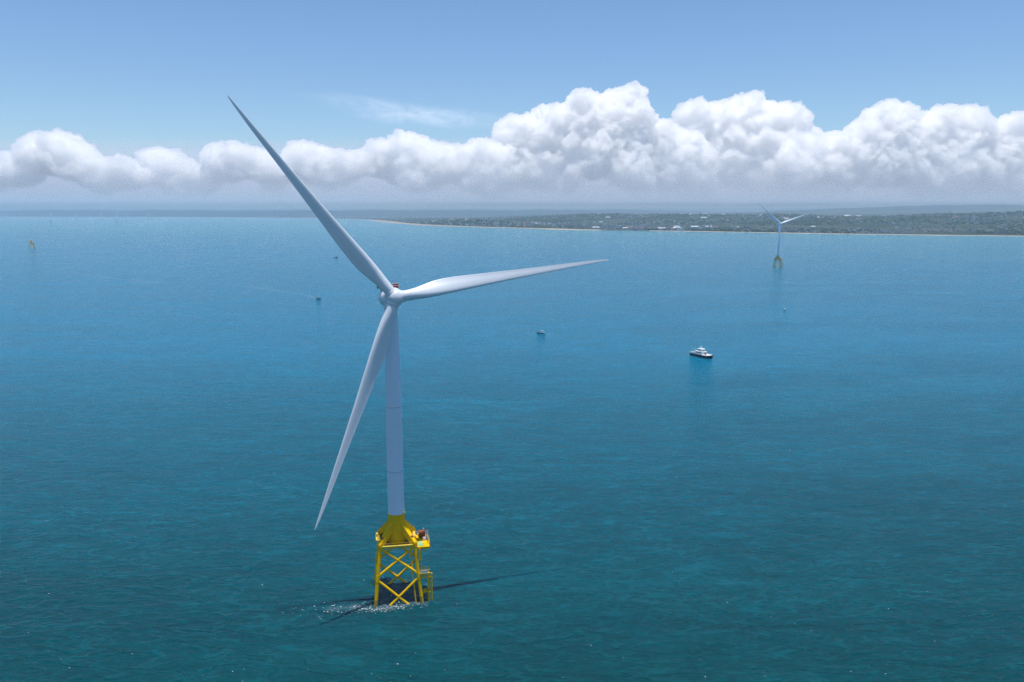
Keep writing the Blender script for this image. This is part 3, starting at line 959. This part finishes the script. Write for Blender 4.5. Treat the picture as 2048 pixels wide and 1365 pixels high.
# main cabin
h = MB()
h.loft([[(-5.6, -3.3, 3.0), (4.2, -3.3, 3.1), (5.6, -2.5, 3.1), (5.6, 2.5, 3.1), (4.2, 3.3, 3.1), (-5.6, 3.3, 3.0)],
        [(-5.5, -3.15, 5.5), (3.5, -3.15, 5.5), (4.6, -2.3, 5.5), (4.6, 2.3, 5.5), (3.5, 3.15, 5.5), (-5.5, 3.15, 5.5)],
        [(-5.9, -3.4, 5.62), (3.7, -3.4, 5.62), (4.9, -2.5, 5.62), (4.9, 2.5, 5.62), (3.7, 3.4, 5.62), (-5.9, 3.4, 5.62)],
        [(-5.9, -3.35, 5.8), (3.7, -3.35, 5.8), (4.85, -2.45, 5.8), (4.85, 2.45, 5.8), (3.7, 3.35, 5.8), (-5.9, 3.35, 5.8)]])
cab = h.build('cabin', M_bwhite, cv)
h = MB(); windows(h, -5.0, 3.2, -3.25, 4.1, 5.0, 6, .16); windows(h, -5.0, 3.2, 3.25, 4.1, 5.0, 6, .16); h.box((5.15, 0, 4.5), (.2, 4.4, .85), ax=Matrix.Rotation(R(-22), 3, 'Y')); h.build('cabin_window', M_glass, cab)
# wheelhouse
h = MB()
h.loft([[(-3.0, -2.4, 5.8), (2.3, -2.4, 5.8), (3.2, -1.7, 5.8), (3.2, 1.7, 5.8), (2.3, 2.4, 5.8), (-3.0, 2.4, 5.8)],
        [(-2.8, -2.1, 7.9), (1.9, -2.1, 7.9), (2.7, -1.5, 7.9), (2.7, 1.5, 7.9), (1.9, 2.1, 7.9), (-2.8, 2.1, 7.9)],
        [(-3.4, -2.5, 8.0), (2.3, -2.5, 8.0), (3.3, -1.7, 8.0), (3.3, 1.7, 8.0), (2.3, 2.5, 8.0), (-3.4, 2.5, 8.0)],
        [(-3.3, -2.4, 8.3), (2.2, -2.4, 8.3), (3.1, -1.6, 8.3), (3.1, 1.6, 8.3), (2.2, 2.4, 8.3), (-3.3, 2.4, 8.3)]])
wh = h.build('wheelhouse', M_bwhite, cv)
h = MB(); windows(h, -2.6, 1.8, -2.28, 6.7, 7.55, 4, .2); windows(h, -2.6, 1.8, 2.28, 6.7, 7.55, 4, .2)
h.box((2.98, 0, 7.1), (.2, 3.0, .85), ax=Matrix.Rotation(R(-12), 3, 'Y')); h.build('wheelhouse_window', M_glass, wh)
h = MB(); h.tube((-.8, 0, 8.2), (-1.0, 0, 12.0), .12, .06, n=8); h.tube((-.9, -1.3, 10.2), (-.9, 1.3, 10.2), .06, n=6); h.box((-.6, 0, 9.4), (.3, 1.9, .22)); h.tube((-1.3, -.9, 8.2), (-.9, 0, 10), .05, n=6); h.tube((-1.3, .9, 8.2), (-.9, 0, 10), .05, n=6)
h.lathe([(.1, 8.3), (.45, 8.5), (.5, 8.9), (.3, 9.2), (.05, 9.3)], 14)
h.build('radar_mast', M_bwhite, cv)
h = MB(); h.box((7.6, -1.9, 3.75), (1.2, 1.0, .9)); h.tube((6.3, -2.8, 3.2), (6.3, -2.8, 4.6), .18, n=8); h.tube((6.3, -2.8, 4.6), (8.3, -2.2, 5.2), .12, n=8); h.build('deck_crane', M_bred, cv)
h = MB()
h.path([(9.2, -4.0, 4.3), (11.9, -2.7, 4.5), (12.0, 2.7, 4.5), (9.2, 4.0, 4.3)], .05, 6)
for p in ((9.2, -4.0), (11.9, -2.7), (12.0, 0), (12, 2.7), (9.2, 4.0)): h.tube((p[0], p[1], 3.1), (p[0], p[1], 4.4), .05, n=6)
h.path([(-12.1, -4.0, 4.4), (-6.3, -4.0, 4.4)], .05, 6); h.path([(-12.1, 4.0, 4.4), (-6.3, 4.0, 4.4)], .05, 6)
h.build('railing', M_bwhite, cv)
h = MB(); h.box((12.45, -2.9, 2.55), (.5, 1.6, 1.0)); h.box((12.45, 2.9, 2.55), (.5, 1.6, 1.0)); h.box((12.3, 0, 2.75), (.35, 4.6, .5)); h.build('bow_fender', M_rub, cv)
h = MB(); h.box((-8.2, -1.6, 3.7), (2.4, 1.9, 1.4)); h.box((-9.8, 1.9, 3.6), (2.0, 1.6, 1.2)); h.build('deck_cargo', M_bgreen, cv, bevel=.08)
h = MB(); h.tube((-10.8, -3.2, 3), (-10.8, -3.2, 6.6), .12, n=8); h.tube((-10.8, 3.2, 3), (-10.8, 3.2, 6.6), .12, n=8); h.tube((-10.8, -3.2, 6.5), (-10.8, 3.2, 6.5), .1, n=8)
for s in (-1, 1): h.lathe([(.35, 0), (.35, 1.1)], 12, M=Matrix.Translation((-6.6, s * 2.6, 5.9)) @ Matrix.Identity(4))
h.build('stern_gantry', M_bgreen, cv)

def small_boat(x, y, heading, L_, label, hullm, cabm, mast=True, cab_at=-.12, stern_light=False):
    r = empty('fishing_boat', (x, y, 0), heading)
    tag(r, label, 'fishing boat', 'small fishing boats')
    B_ = L_ * .29
    h = MB(); hull_mesh(h, L_, B_, .6, L_ * .1, L_ * .19); h.build('hull', hullm, r, smooth=40)
    h = MB(); h.box((-L_ * .08, 0, L_ * .095), (L_ * .8, B_ * .86, .14)); h.build('deck', M_bdeck, r)
    cx = L_ * cab_at
    h = MB(); h.box((cx, 0, L_ * .1 + L_ * .11), (L_ * .26, B_ * .6, L_ * .2)); h.box((cx, 0, L_ * .325), (L_ * .32, B_ * .72, L_ * .022))
    c = h.build('cabin', cabm, r)
    h = MB(); h.box((cx + L_ * .132, 0, L_ * .25), (.08, B_ * .5, L_ * .07))
    for s in (-1, 1): h.box((cx, s * B_ * .305, L_ * .25), (L_ * .18, .08, L_ * .06))
    h.build('cabin_window', M_glass, c)
    if mast:
        h = MB(); h.tube((cx, 0, L_ * .32), (cx, 0, L_ * .62), .09, n=6); h.tube((L_ * .3, 0, L_ * .12), (L_ * .34, 0, L_ * .42), .08, n=6)
        h.tube((cx, 0, L_ * .58), (L_ * .34, 0, L_ * .41), .03, n=5); h.build('mast', M_grey, r)
    h = MB(); h.box((-L_ * .36, 0, L_ * .14), (L_ * .1, B_ * .6, L_ * .1)); h.build('stern_locker', cabm, r)
    return r
small_boat(31.6, 838, R(172), 9.2, 'small white-cabined boat with dark hull in front of the crew boat, middle of the sea', M_navy, M_bwhite, mast=False)
small_boat(368, 1044, R(80), 8.5, 'tiny boat seen end-on with a white cabin below the distant right turbine', mat('dark_green_hull', (.03, .06, .06), .4), M_bwhite)
small_boat(-294, 1178, R(-22), 8.6, 'tiny dark boat at the end of the long foam wake', mat('dark_blue_hull', (.02, .035, .05), .4), mat('cabin_grey', (.25, .28, .3), .5))
small_boat(-512, 2270, R(-8), 12, 'farthest small boat, dark red, left of the turbine blades', mat('dark_red_hull', (.14, .03, .04), .5), mat('cabin_dark', (.1, .1, .13), .5), cab_at=.28)

# ---------------------------------------------------------------- foam and painted glints on the water
def sea_at(px, py):
    u = (px - 1024) / 1557.0; v = -(py - 682.5) / 1557.0
    c, s = math.cos(.164), math.sin(.164)
    dy, dz = c + v * s, v * c - s
    k = -CAM_H / dz
    return (u * k, dy * k)
M_wake = foam_material('wake_foam', .5, .12)
def wake(pts, w_, label):
    W = [sea_at(*p[:2]) for p in pts]
    out = []
    for i in range(len(W) - 1):
        for k in range(14):
            t_ = k / 14; f = pts[i][2] * (1 - t_) + pts[i + 1][2] * t_
            out.append((W[i][0] * (1 - t_) + W[i + 1][0] * t_, W[i][1] * (1 - t_) + W[i + 1][1] * t_, .7 + .5 * rng.random(), f))
    strip('wake', out, w_, M_wake, label, 'wake')
wake([(120, 543, 0), (190, 552, .7), (235, 559, .5), (252, 561, .1), (268, 561, .8), (305, 566, .7), (350, 566, .1), (450, 570, .25), (490, 573, .5), (560, 582, .6), (600, 588, .25), (632, 597, .7)], 9, 'long broken foam wake trailing left of the tiny dark boat')
wake([(830, 636, 0), (900, 645, .35), (960, 651, .3), (1010, 655, .2), (1070, 665, .5)], 5, 'faint foam line left of the white-cabined boat')
wake([(1092, 669, .5), (1140, 676, .3), (1200, 684, 0)], 4, 'faint foam streak right of the white-cabined boat')
wake([(1320, 690, .1), (1375, 703, .45), (1395, 712, .3)], 4, 'faint foam streak behind the crew boat')

def flecks(name, pts, label):
    vs = []; fs = []
    for (x, y, s, z) in pts:
        n = 7; b = len(vs); a0 = rng.uniform(-.5, .3)
        for i in range(n):
            t_ = 2 * math.pi * i / n; r = s * rng.uniform(.5, 1.1)
            lx, ly = r * 1.9 * math.cos(t_), r * .75 * math.sin(t_)
            vs.append((x + lx * math.cos(a0) - ly * math.sin(a0), y + lx * math.sin(a0) + ly * math.cos(a0), z))
        fs.append(tuple(range(b, b + n)))
    me = bpy.data.meshes.new(name); me.from_pydata(vs, [], fs); me.update(); me.materials.append(M_foam_glint)
    o = bpy.data.objects.new(name, me); C.objects.link(o)
    tag(o, label, 'foam', kind='stuff')
M_foam_glint = mat('foam_glint_white', (.8, .85, .87), .6)  # one white for foam and for glints painted as flecks
pts = []
cz, sz = math.cos(R(10.2)), math.sin(R(10.2))
for k in range(230):
    u = rng.random()
    if u < .5:      # along the front face and its left end
        lx = rng.normal(-5, 7); ly = rng.normal(-9.5, 1.5)
    elif u < .8:
        lx = rng.normal(-17, 9); ly = rng.normal(-7, 2.6)
    else:
        lx = rng.uniform(-12, 12); ly = rng.uniform(-12, 14)
    pts.append((TX + lx * cz - ly * sz, TY + lx * sz + ly * cz, abs(rng.normal(.05, .07)) + .03, .06 + .0004 * k))
wash = []
for k in range(40):
    t_ = k / 39; lx = -24 + 34 * t_; ly = -9.3 + 1.2 * math.sin(t_ * 9) + (1 - t_) * 1.5
    wash.append((TX + lx * cz - ly * sz, TY + lx * sz + ly * cz, .6 + .6 * rng.random(), .95 if 8 < k < 36 else .5))
strip('foam_wash', wash, 5.0, foam_material('wash_foam', .28, .9), 'broken white wash along the front of the jacket legs', 'foam', z=.045)
flecks('foam_glint_flecks', pts, 'white flecks of foam and painted glints around the jacket legs')  # sparkling glints on the water modelled as white flecks among the foam
pts = []
for k in range(160):
    px, py = rng.uniform(0, 2048), 1365 - 560 * rng.random() ** 1.8
    x, y = sea_at(px, py); pts.append((x, y, abs(rng.normal(.03, .06)) + .02, .06))
flecks('sea_foam_flecks', pts, 'sparse tiny white flecks scattered over the near sea')
# ---------------------------------------------------------------- clouds (real puffed bodies far beyond the coast)
def at_depth(px, py, Y):
    """point on the vertical plane at distance Y seen at this bearing"""
    u = (px - 1024) / 1557.0; v = -(py - 682.5) / 1557.0
    c, s = math.cos(0.164), math.sin(0.164)
    k = Y / (c + v * s)
    return Vector((u * k, Y, CAM_H + (v * c - s) * k))

def cloud_material():
    m = bpy.data.materials.new('cloud_vapour'); m.use_nodes = True
    t = m.node_tree
    for n in list(t.nodes): t.nodes.remove(n)
    o = t.nodes.new('ShaderNodeOutputMaterial'); v = t.nodes.new('ShaderNodeVolumePrincipled')
    v.inputs['Color'].default_value = (.996, .996, .996, 1)
    v.inputs['Density'].default_value = 0.010
    v.inputs['Anisotropy'].default_value = 0.68
    t.links.new(v.outputs[0], o.inputs['Volume'])
    return m

def cloud_surface():
    m = bpy.data.materials.new('cloud_white'); m.use_nodes = True
    t = m.node_tree
    for n in list(t.nodes): t.nodes.remove(n)
    o = t.nodes.new('ShaderNodeOutputMaterial')
    d = t.nodes.new('ShaderNodeBsdfDiffuse'); d.inputs['Color'].default_value = (0.93, 0.93, 0.93, 1)
    tr = t.nodes.new('ShaderNodeBsdfTranslucent'); tr.inputs['Color'].default_value = (0.95, 0.95, 0.95, 1)
    mx = t.nodes.new('ShaderNodeMixShader'); mx.inputs[0].default_value = 0.35
    t.links.new(d.outputs[0], mx.inputs[1]); t.links.new(tr.outputs[0], mx.inputs[2])
    t.links.new(mx.outputs[0], o.inputs['Surface'])
    return m

VOLUME = True
M_cloud = cloud_material() if VOLUME else cloud_surface()
_ico = None
def ico():
    global _ico
    if _ico is None:
        bm = bmesh.new(); bmesh.ops.create_icosphere(bm, subdivisions=2, radius=1)
        v = np.array([p.co[:] for p in bm.verts]); f = np.array([[q.index for q in p.verts] for p in bm.faces])
        bm.free(); _ico = (v, f)
    return _ico

def cloud(name, label, prof, Y, seed, base=900.0, thick=1400.0, vox=40.0, sz=1.0):
    """prof: outline of the cloud top (x, y in the photo's pixels) turned into heights at distance Y"""
    rng = np.random.default_rng(seed)
    W = np.array([at_depth(px, py, Y)[:] for px, py in prof])
    xs, zs = W[:, 0], W[:, 2]
    def top(x): return np.interp(x, xs, zs)
    base0 = base
    def bs(x): return base0 + 420 * math.sin(x / 1700.0 + seed) * math.sin(x / 730.0) + rng.uniform(-150, 250)
    balls = []
    x = xs[0]
    while x < xs[-1]:
        h = top(x)
        base = min(max(560, bs(x)), h - 300)
        z = h
        r = rng.uniform(150, 330) * sz
        # outline balls
        r0 = min(r, max(90, (h - base) * .45))
        balls.append((x, Y + rng.uniform(-1, 1) * thick * .35, h - r0, r0))
        # body below
        z = h - r0
        while z > base + 150:
            rr = rng.uniform(300, 620) * sz
            rr = min(rr, (h - z) * .8 + 120, z - base)
            if rr > 100:
                balls.append((x + rng.uniform(-150, 150), Y + rng.uniform(-1, 1) * thick * .5 - .42 * (h - z), z - rr * .2, rr))
            z -= rng.uniform(180, 360) * sz
        x += rng.uniform(110, 210) * sz
    B = list(balls)
    # cauliflower knobs
    for (bx, by, bz, br) in balls:
        for k in range(9):
            d = rng.normal(size=3); d[1] -= .4; d[2] += .35; d /= np.linalg.norm(d)
            r2 = br * rng.uniform(.28, .48)
            c = np.array((bx, by, bz)) + d * (br * 1.0)
            if c[2] + r2 > top(c[0]) + 60 or c[0] < xs[0] - 150 or c[0] > xs[-1] + 150 or c[2] - r2 < 540: continue
            B.append((c[0], c[1], c[2], r2))
            for q in range(3):
                e = rng.normal(size=3); e[1] -= .3; e[2] += .3; e /= np.linalg.norm(e)
                r3 = r2 * rng.uniform(.3, .5); c3 = c + e * r2 * .95
                if r3 > 55: B.append((c3[0], c3[1], c3[2], r3))
    iv, if_ = ico()
    B = np.array(B)
    V = (iv[None] * B[:, 3][:, None, None] + B[:, :3][:, None, :]).reshape(-1, 3)
    F = (if_[None] + (np.arange(len(B)) * len(iv))[:, None, None]).reshape(-1, 3)
    org = np.array((W[:, 0].mean(), Y, base))
    V = V - org
    me = bpy.data.meshes.new(name)
    me.from_pydata(V.tolist(), [], F.tolist()); me.update()
    me.materials.append(M_cloud)
    o = bpy.data.objects.new(name, me); C.objects.link(o); o.location = org
    rm = o.modifiers.new('r', 'REMESH'); rm.mode = 'VOXEL'; rm.voxel_size = vox; rm.use_smooth_shade = True
    for q, (kind, size, st) in enumerate((('CLOUDS', 600, 400), ('CLOUDS', 230, 260), ('CLOUDS', 90, 150))):
        tx = bpy.data.textures.new('t%d' % q, kind)
        tx.noise_scale = size
        if kind == 'CLOUDS': tx.noise_depth = 4
        dm = o.modifiers.new('d', 'DISPLACE'); dm.texture = tx; dm.texture_coords = 'GLOBAL'
        dm.strength = st; dm.mid_level = 0.5 if kind == 'CLOUDS' else 0.35
    rm = o.modifiers.new('r2', 'REMESH'); rm.mode = 'VOXEL'; rm.voxel_size = vox * .95; rm.use_smooth_shade = True
    return tag(o, label, 'cloud', 'cumulus clouds over the coast')

cloud('cumulus_cloud', 'rounded white cumulus cloud standing alone near the left end of the cloud bank',
      [(36, 330), (42, 298), (60, 285), (85, 268), (125, 264), (160, 280), (190, 305), (215, 325), (235, 315), (255, 313), (275, 335), (292, 345)], 30000, 11, base=1250.0, sz=.62)
cloud('cumulus_cloud', 'pair of low cumulus heaps between the leftmost cloud and the raised blade tip',
      [(284, 345), (295, 305), (315, 296), (350, 300), (380, 325), (400, 335), (425, 330), (432, 295), (465, 284), (500, 292), (540, 305), (560, 330)], 31500, 12, base=1250.0, sz=.55)
cloud('cumulus_cloud', 'small rounded cloud cut by the left edge of the picture',
      [(-90, 330), (-50, 318), (0, 318), (25, 320), (38, 345)], 29500, 13, base=1250.0, sz=.6)
cloud('cumulus_cloud', 'long low cumulus ridge behind the raised turbine blade',
      [(545, 340), (575, 305), (590, 285), (615, 281), (650, 297), (700, 305), (735, 295), (745, 280), (770, 280), (780, 300), (795, 262), (820, 270), (860, 280), (900, 290), (940, 290), (960, 277), (990, 285), (1015, 300)], 32500, 14, base=1250.0, sz=.58)
cloud('cumulus_cloud', 'tallest towering white cumulus cloud in the middle of the cloud bank',
      [(975, 300), (1000, 240), (1030, 232), (1060, 235), (1090, 210), (1120, 215), (1150, 185), (1165, 178), (1185, 190), (1205, 192), (1230, 180), (1262, 168), (1283, 180), (1290, 235), (1330, 245), (1350, 255), (1390, 270), (1410, 300)], 34000, 15, base=1100.0, sz=.8)
cloud('cumulus_cloud', 'anvil-topped cumulus cloud to the right of the tallest cloud tower',
      [(1355, 240), (1364, 208), (1395, 200), (1440, 208), (1470, 195), (1505, 183), (1530, 210), (1570, 205), (1600, 225), (1618, 262), (1650, 270), (1672, 300)], 36500, 16, base=1200.0, sz=.85)
cloud('cumulus_cloud', 'broad cumulus cloud mass at the right edge above the distant turbine',
      [(1560, 310), (1590, 270), (1625, 275), (1660, 268), (1690, 262), (1715, 245), (1745, 215), (1775, 203), (1805, 215), (1820, 235), (1850, 225), (1880, 213), (1940, 217), (1965, 240), (1985, 255), (2010, 228), (2048, 225), (2090, 235), (2140, 290)], 33000, 17, base=1100.0, sz=.72)

# thin veil of vapour in which the cloud bases dissolve (a wedge that thickens away from the coast)
def veil():
    m = bpy.data.materials.new('vapour_veil'); m.use_nodes = True
    t = m.node_tree
    for n in list(t.nodes): t.nodes.remove(n)
    o = t.nodes.new('ShaderNodeOutputMaterial'); v = t.nodes.new('ShaderNodeVolumePrincipled')
    v.inputs['Color'].default_value = (.93, .95, 1, 1); v.inputs['Density'].default_value = 0.000028
    t.links.new(v.outputs[0], o.inputs['Volume'])
    X = 85000
    for k, (zf, zk) in enumerate(((620, 1500), (800, 2000), (1000, 2500), (1230, 3000), (1500, 3500), (1800, 4100), (2150, 4700))):
        mb = MB(); o = k * 40.0; yb = 50000 + o
        vs = [(-X - o, 21000 + o, 440 + k), (X + o, 21000 + o, 440 + k), (X + o, 25500 + 350 * k, zf), (-X - o, 25500 + 350 * k, zf), (X + o, yb, zk), (-X - o, yb, zk), (X + o, yb, 440 + k), (-X - o, yb, 440 + k)]
        mb.add(vs, [(0, 1, 2, 3), (3, 2, 4, 5), (5, 4, 6, 7), (7, 6, 1, 0), (0, 3, 5, 7), (1, 6, 4, 2)])
        tag(mb.build('cloud_base_mist', m), 'grey-blue mist dissolving the cloud bases behind the coast', 'mist', 'layers of mist under the clouds', kind='stuff')
veil()

def cirrus():
    m = bpy.data.materials.new('cirrus_ice'); m.use_nodes = True
    t = m.node_tree; N = t.nodes; L = t.links
    for n in list(N): N.remove(n)
    o = N.new('ShaderNodeOutputMaterial'); tr = N.new('ShaderNodeBsdfTransparent'); tl = N.new('ShaderNodeBsdfTranslucent'); mx = N.new('ShaderNodeMixShader')
    tl.inputs['Color'].default_value = (.9, .9, .9, 1)
    geo = N.new('ShaderNodeNewGeometry'); mp = N.new('ShaderNodeMapping'); mp.inputs['Rotation'].default_value = (0, 0, R(35)); mp.inputs['Scale'].default_value = (1, .28, 1)
    n = N.new('ShaderNodeTexNoise'); n.inputs['Scale'].default_value = .00035; n.inputs['Detail'].default_value = 7; n.inputs['Roughness'].default_value = .6; n.inputs['Distortion'].default_value = .8
    L.new(geo.outputs['Position'], mp.inputs[0]); L.new(mp.outputs[0], n.inputs['Vector'])
    r = N.new('ShaderNodeMapRange'); r.inputs['From Min'].default_value = .3; r.inputs['From Max'].default_value = .75; r.inputs['To Max'].default_value = .36
    a = N.new('ShaderNodeAttribute'); a.attribute_name = 'fade'
    k = N.new('ShaderNodeMath'); k.operation = 'MULTIPLY'
    L.new(n.outputs['Fac'], r.inputs['Value']); L.new(r.outputs[0], k.inputs[0]); L.new(a.outputs['Fac'], k.inputs[1])
    L.new(k.outputs[0], mx.inputs[0]); L.new(tr.outputs[0], mx.inputs[1]); L.new(tl.outputs[0], mx.inputs[2]); L.new(mx.outputs[0], o.inputs['Surface'])
    # thin high sheet at about 8.5 km, gently rippled, fading towards its edges; streak runs down to the right
    nu, nv = 60, 24
    A = Vector((-14800, 57000)); Bp = Vector((600, 84000))
    d = (Bp - A); s_ = Vector((-d.y, d.x)).normalized()
    vs = []; fd = []
    for i in range(nu + 1):
        u_ = i / nu
        for j in range(nv + 1):
            v_ = j / nv * 2 - 1
            wv = 2600 + 8200 * u_
            c = A + d * u_ + s_ * (v_ * wv + 1400 * math.sin(u_ * 3.0))
            vs.append((c.x, c.y, 8600 + 120 * math.sin(u_ * 7 + v_)))
            fd.append(max(0, (1 - abs(v_) ** 2)) ** 1.6 * min(1, u_ * 2.2) * min(1, (1 - u_) * 2.2) ** 1.5)
    fs = [(i * (nv + 1) + j, i * (nv + 1) + j + 1, (i + 1) * (nv + 1) + j + 1, (i + 1) * (nv + 1) + j) for i in range(nu) for j in range(nv)]
    me = bpy.data.meshes.new('cirrus_cloud'); me.from_pydata(vs, [], fs); me.update(); me.materials.append(m)
    at = me.attributes.new('fade', 'FLOAT', 'POINT'); at.data.foreach_set('value', fd)
    ob = bpy.data.objects.new('cirrus_cloud', me); C.objects.link(ob)
    tag(ob, 'faint thin cirrus wisp in the blue sky right of the raised blade', 'cloud')
cirrus()
# ---------------------------------------------------------------- haze
def haze():
    m = bpy.data.materials.new('haze_air'); m.use_nodes = True
    t = m.node_tree
    for n in list(t.nodes): t.nodes.remove(n)
    o = t.nodes.new('ShaderNodeOutputMaterial'); v = t.nodes.new('ShaderNodeVolumePrincipled')
    v.inputs['Color'].default_value = (0.64, 0.82, 0.96, 1)
    v.inputs['Density'].default_value = 0.000045
    v.inputs['Anisotropy'].default_value = 0.0
    t.links.new(v.outputs[0], o.inputs['Volume'])
    mb = MB(); mb.box((0, 43000, 214), (188000, 97000, 434))
    h = mb.build('haze', m)
    tag(h, 'pale blue sea haze thickening towards the coast', 'haze', kind='stuff')
haze()
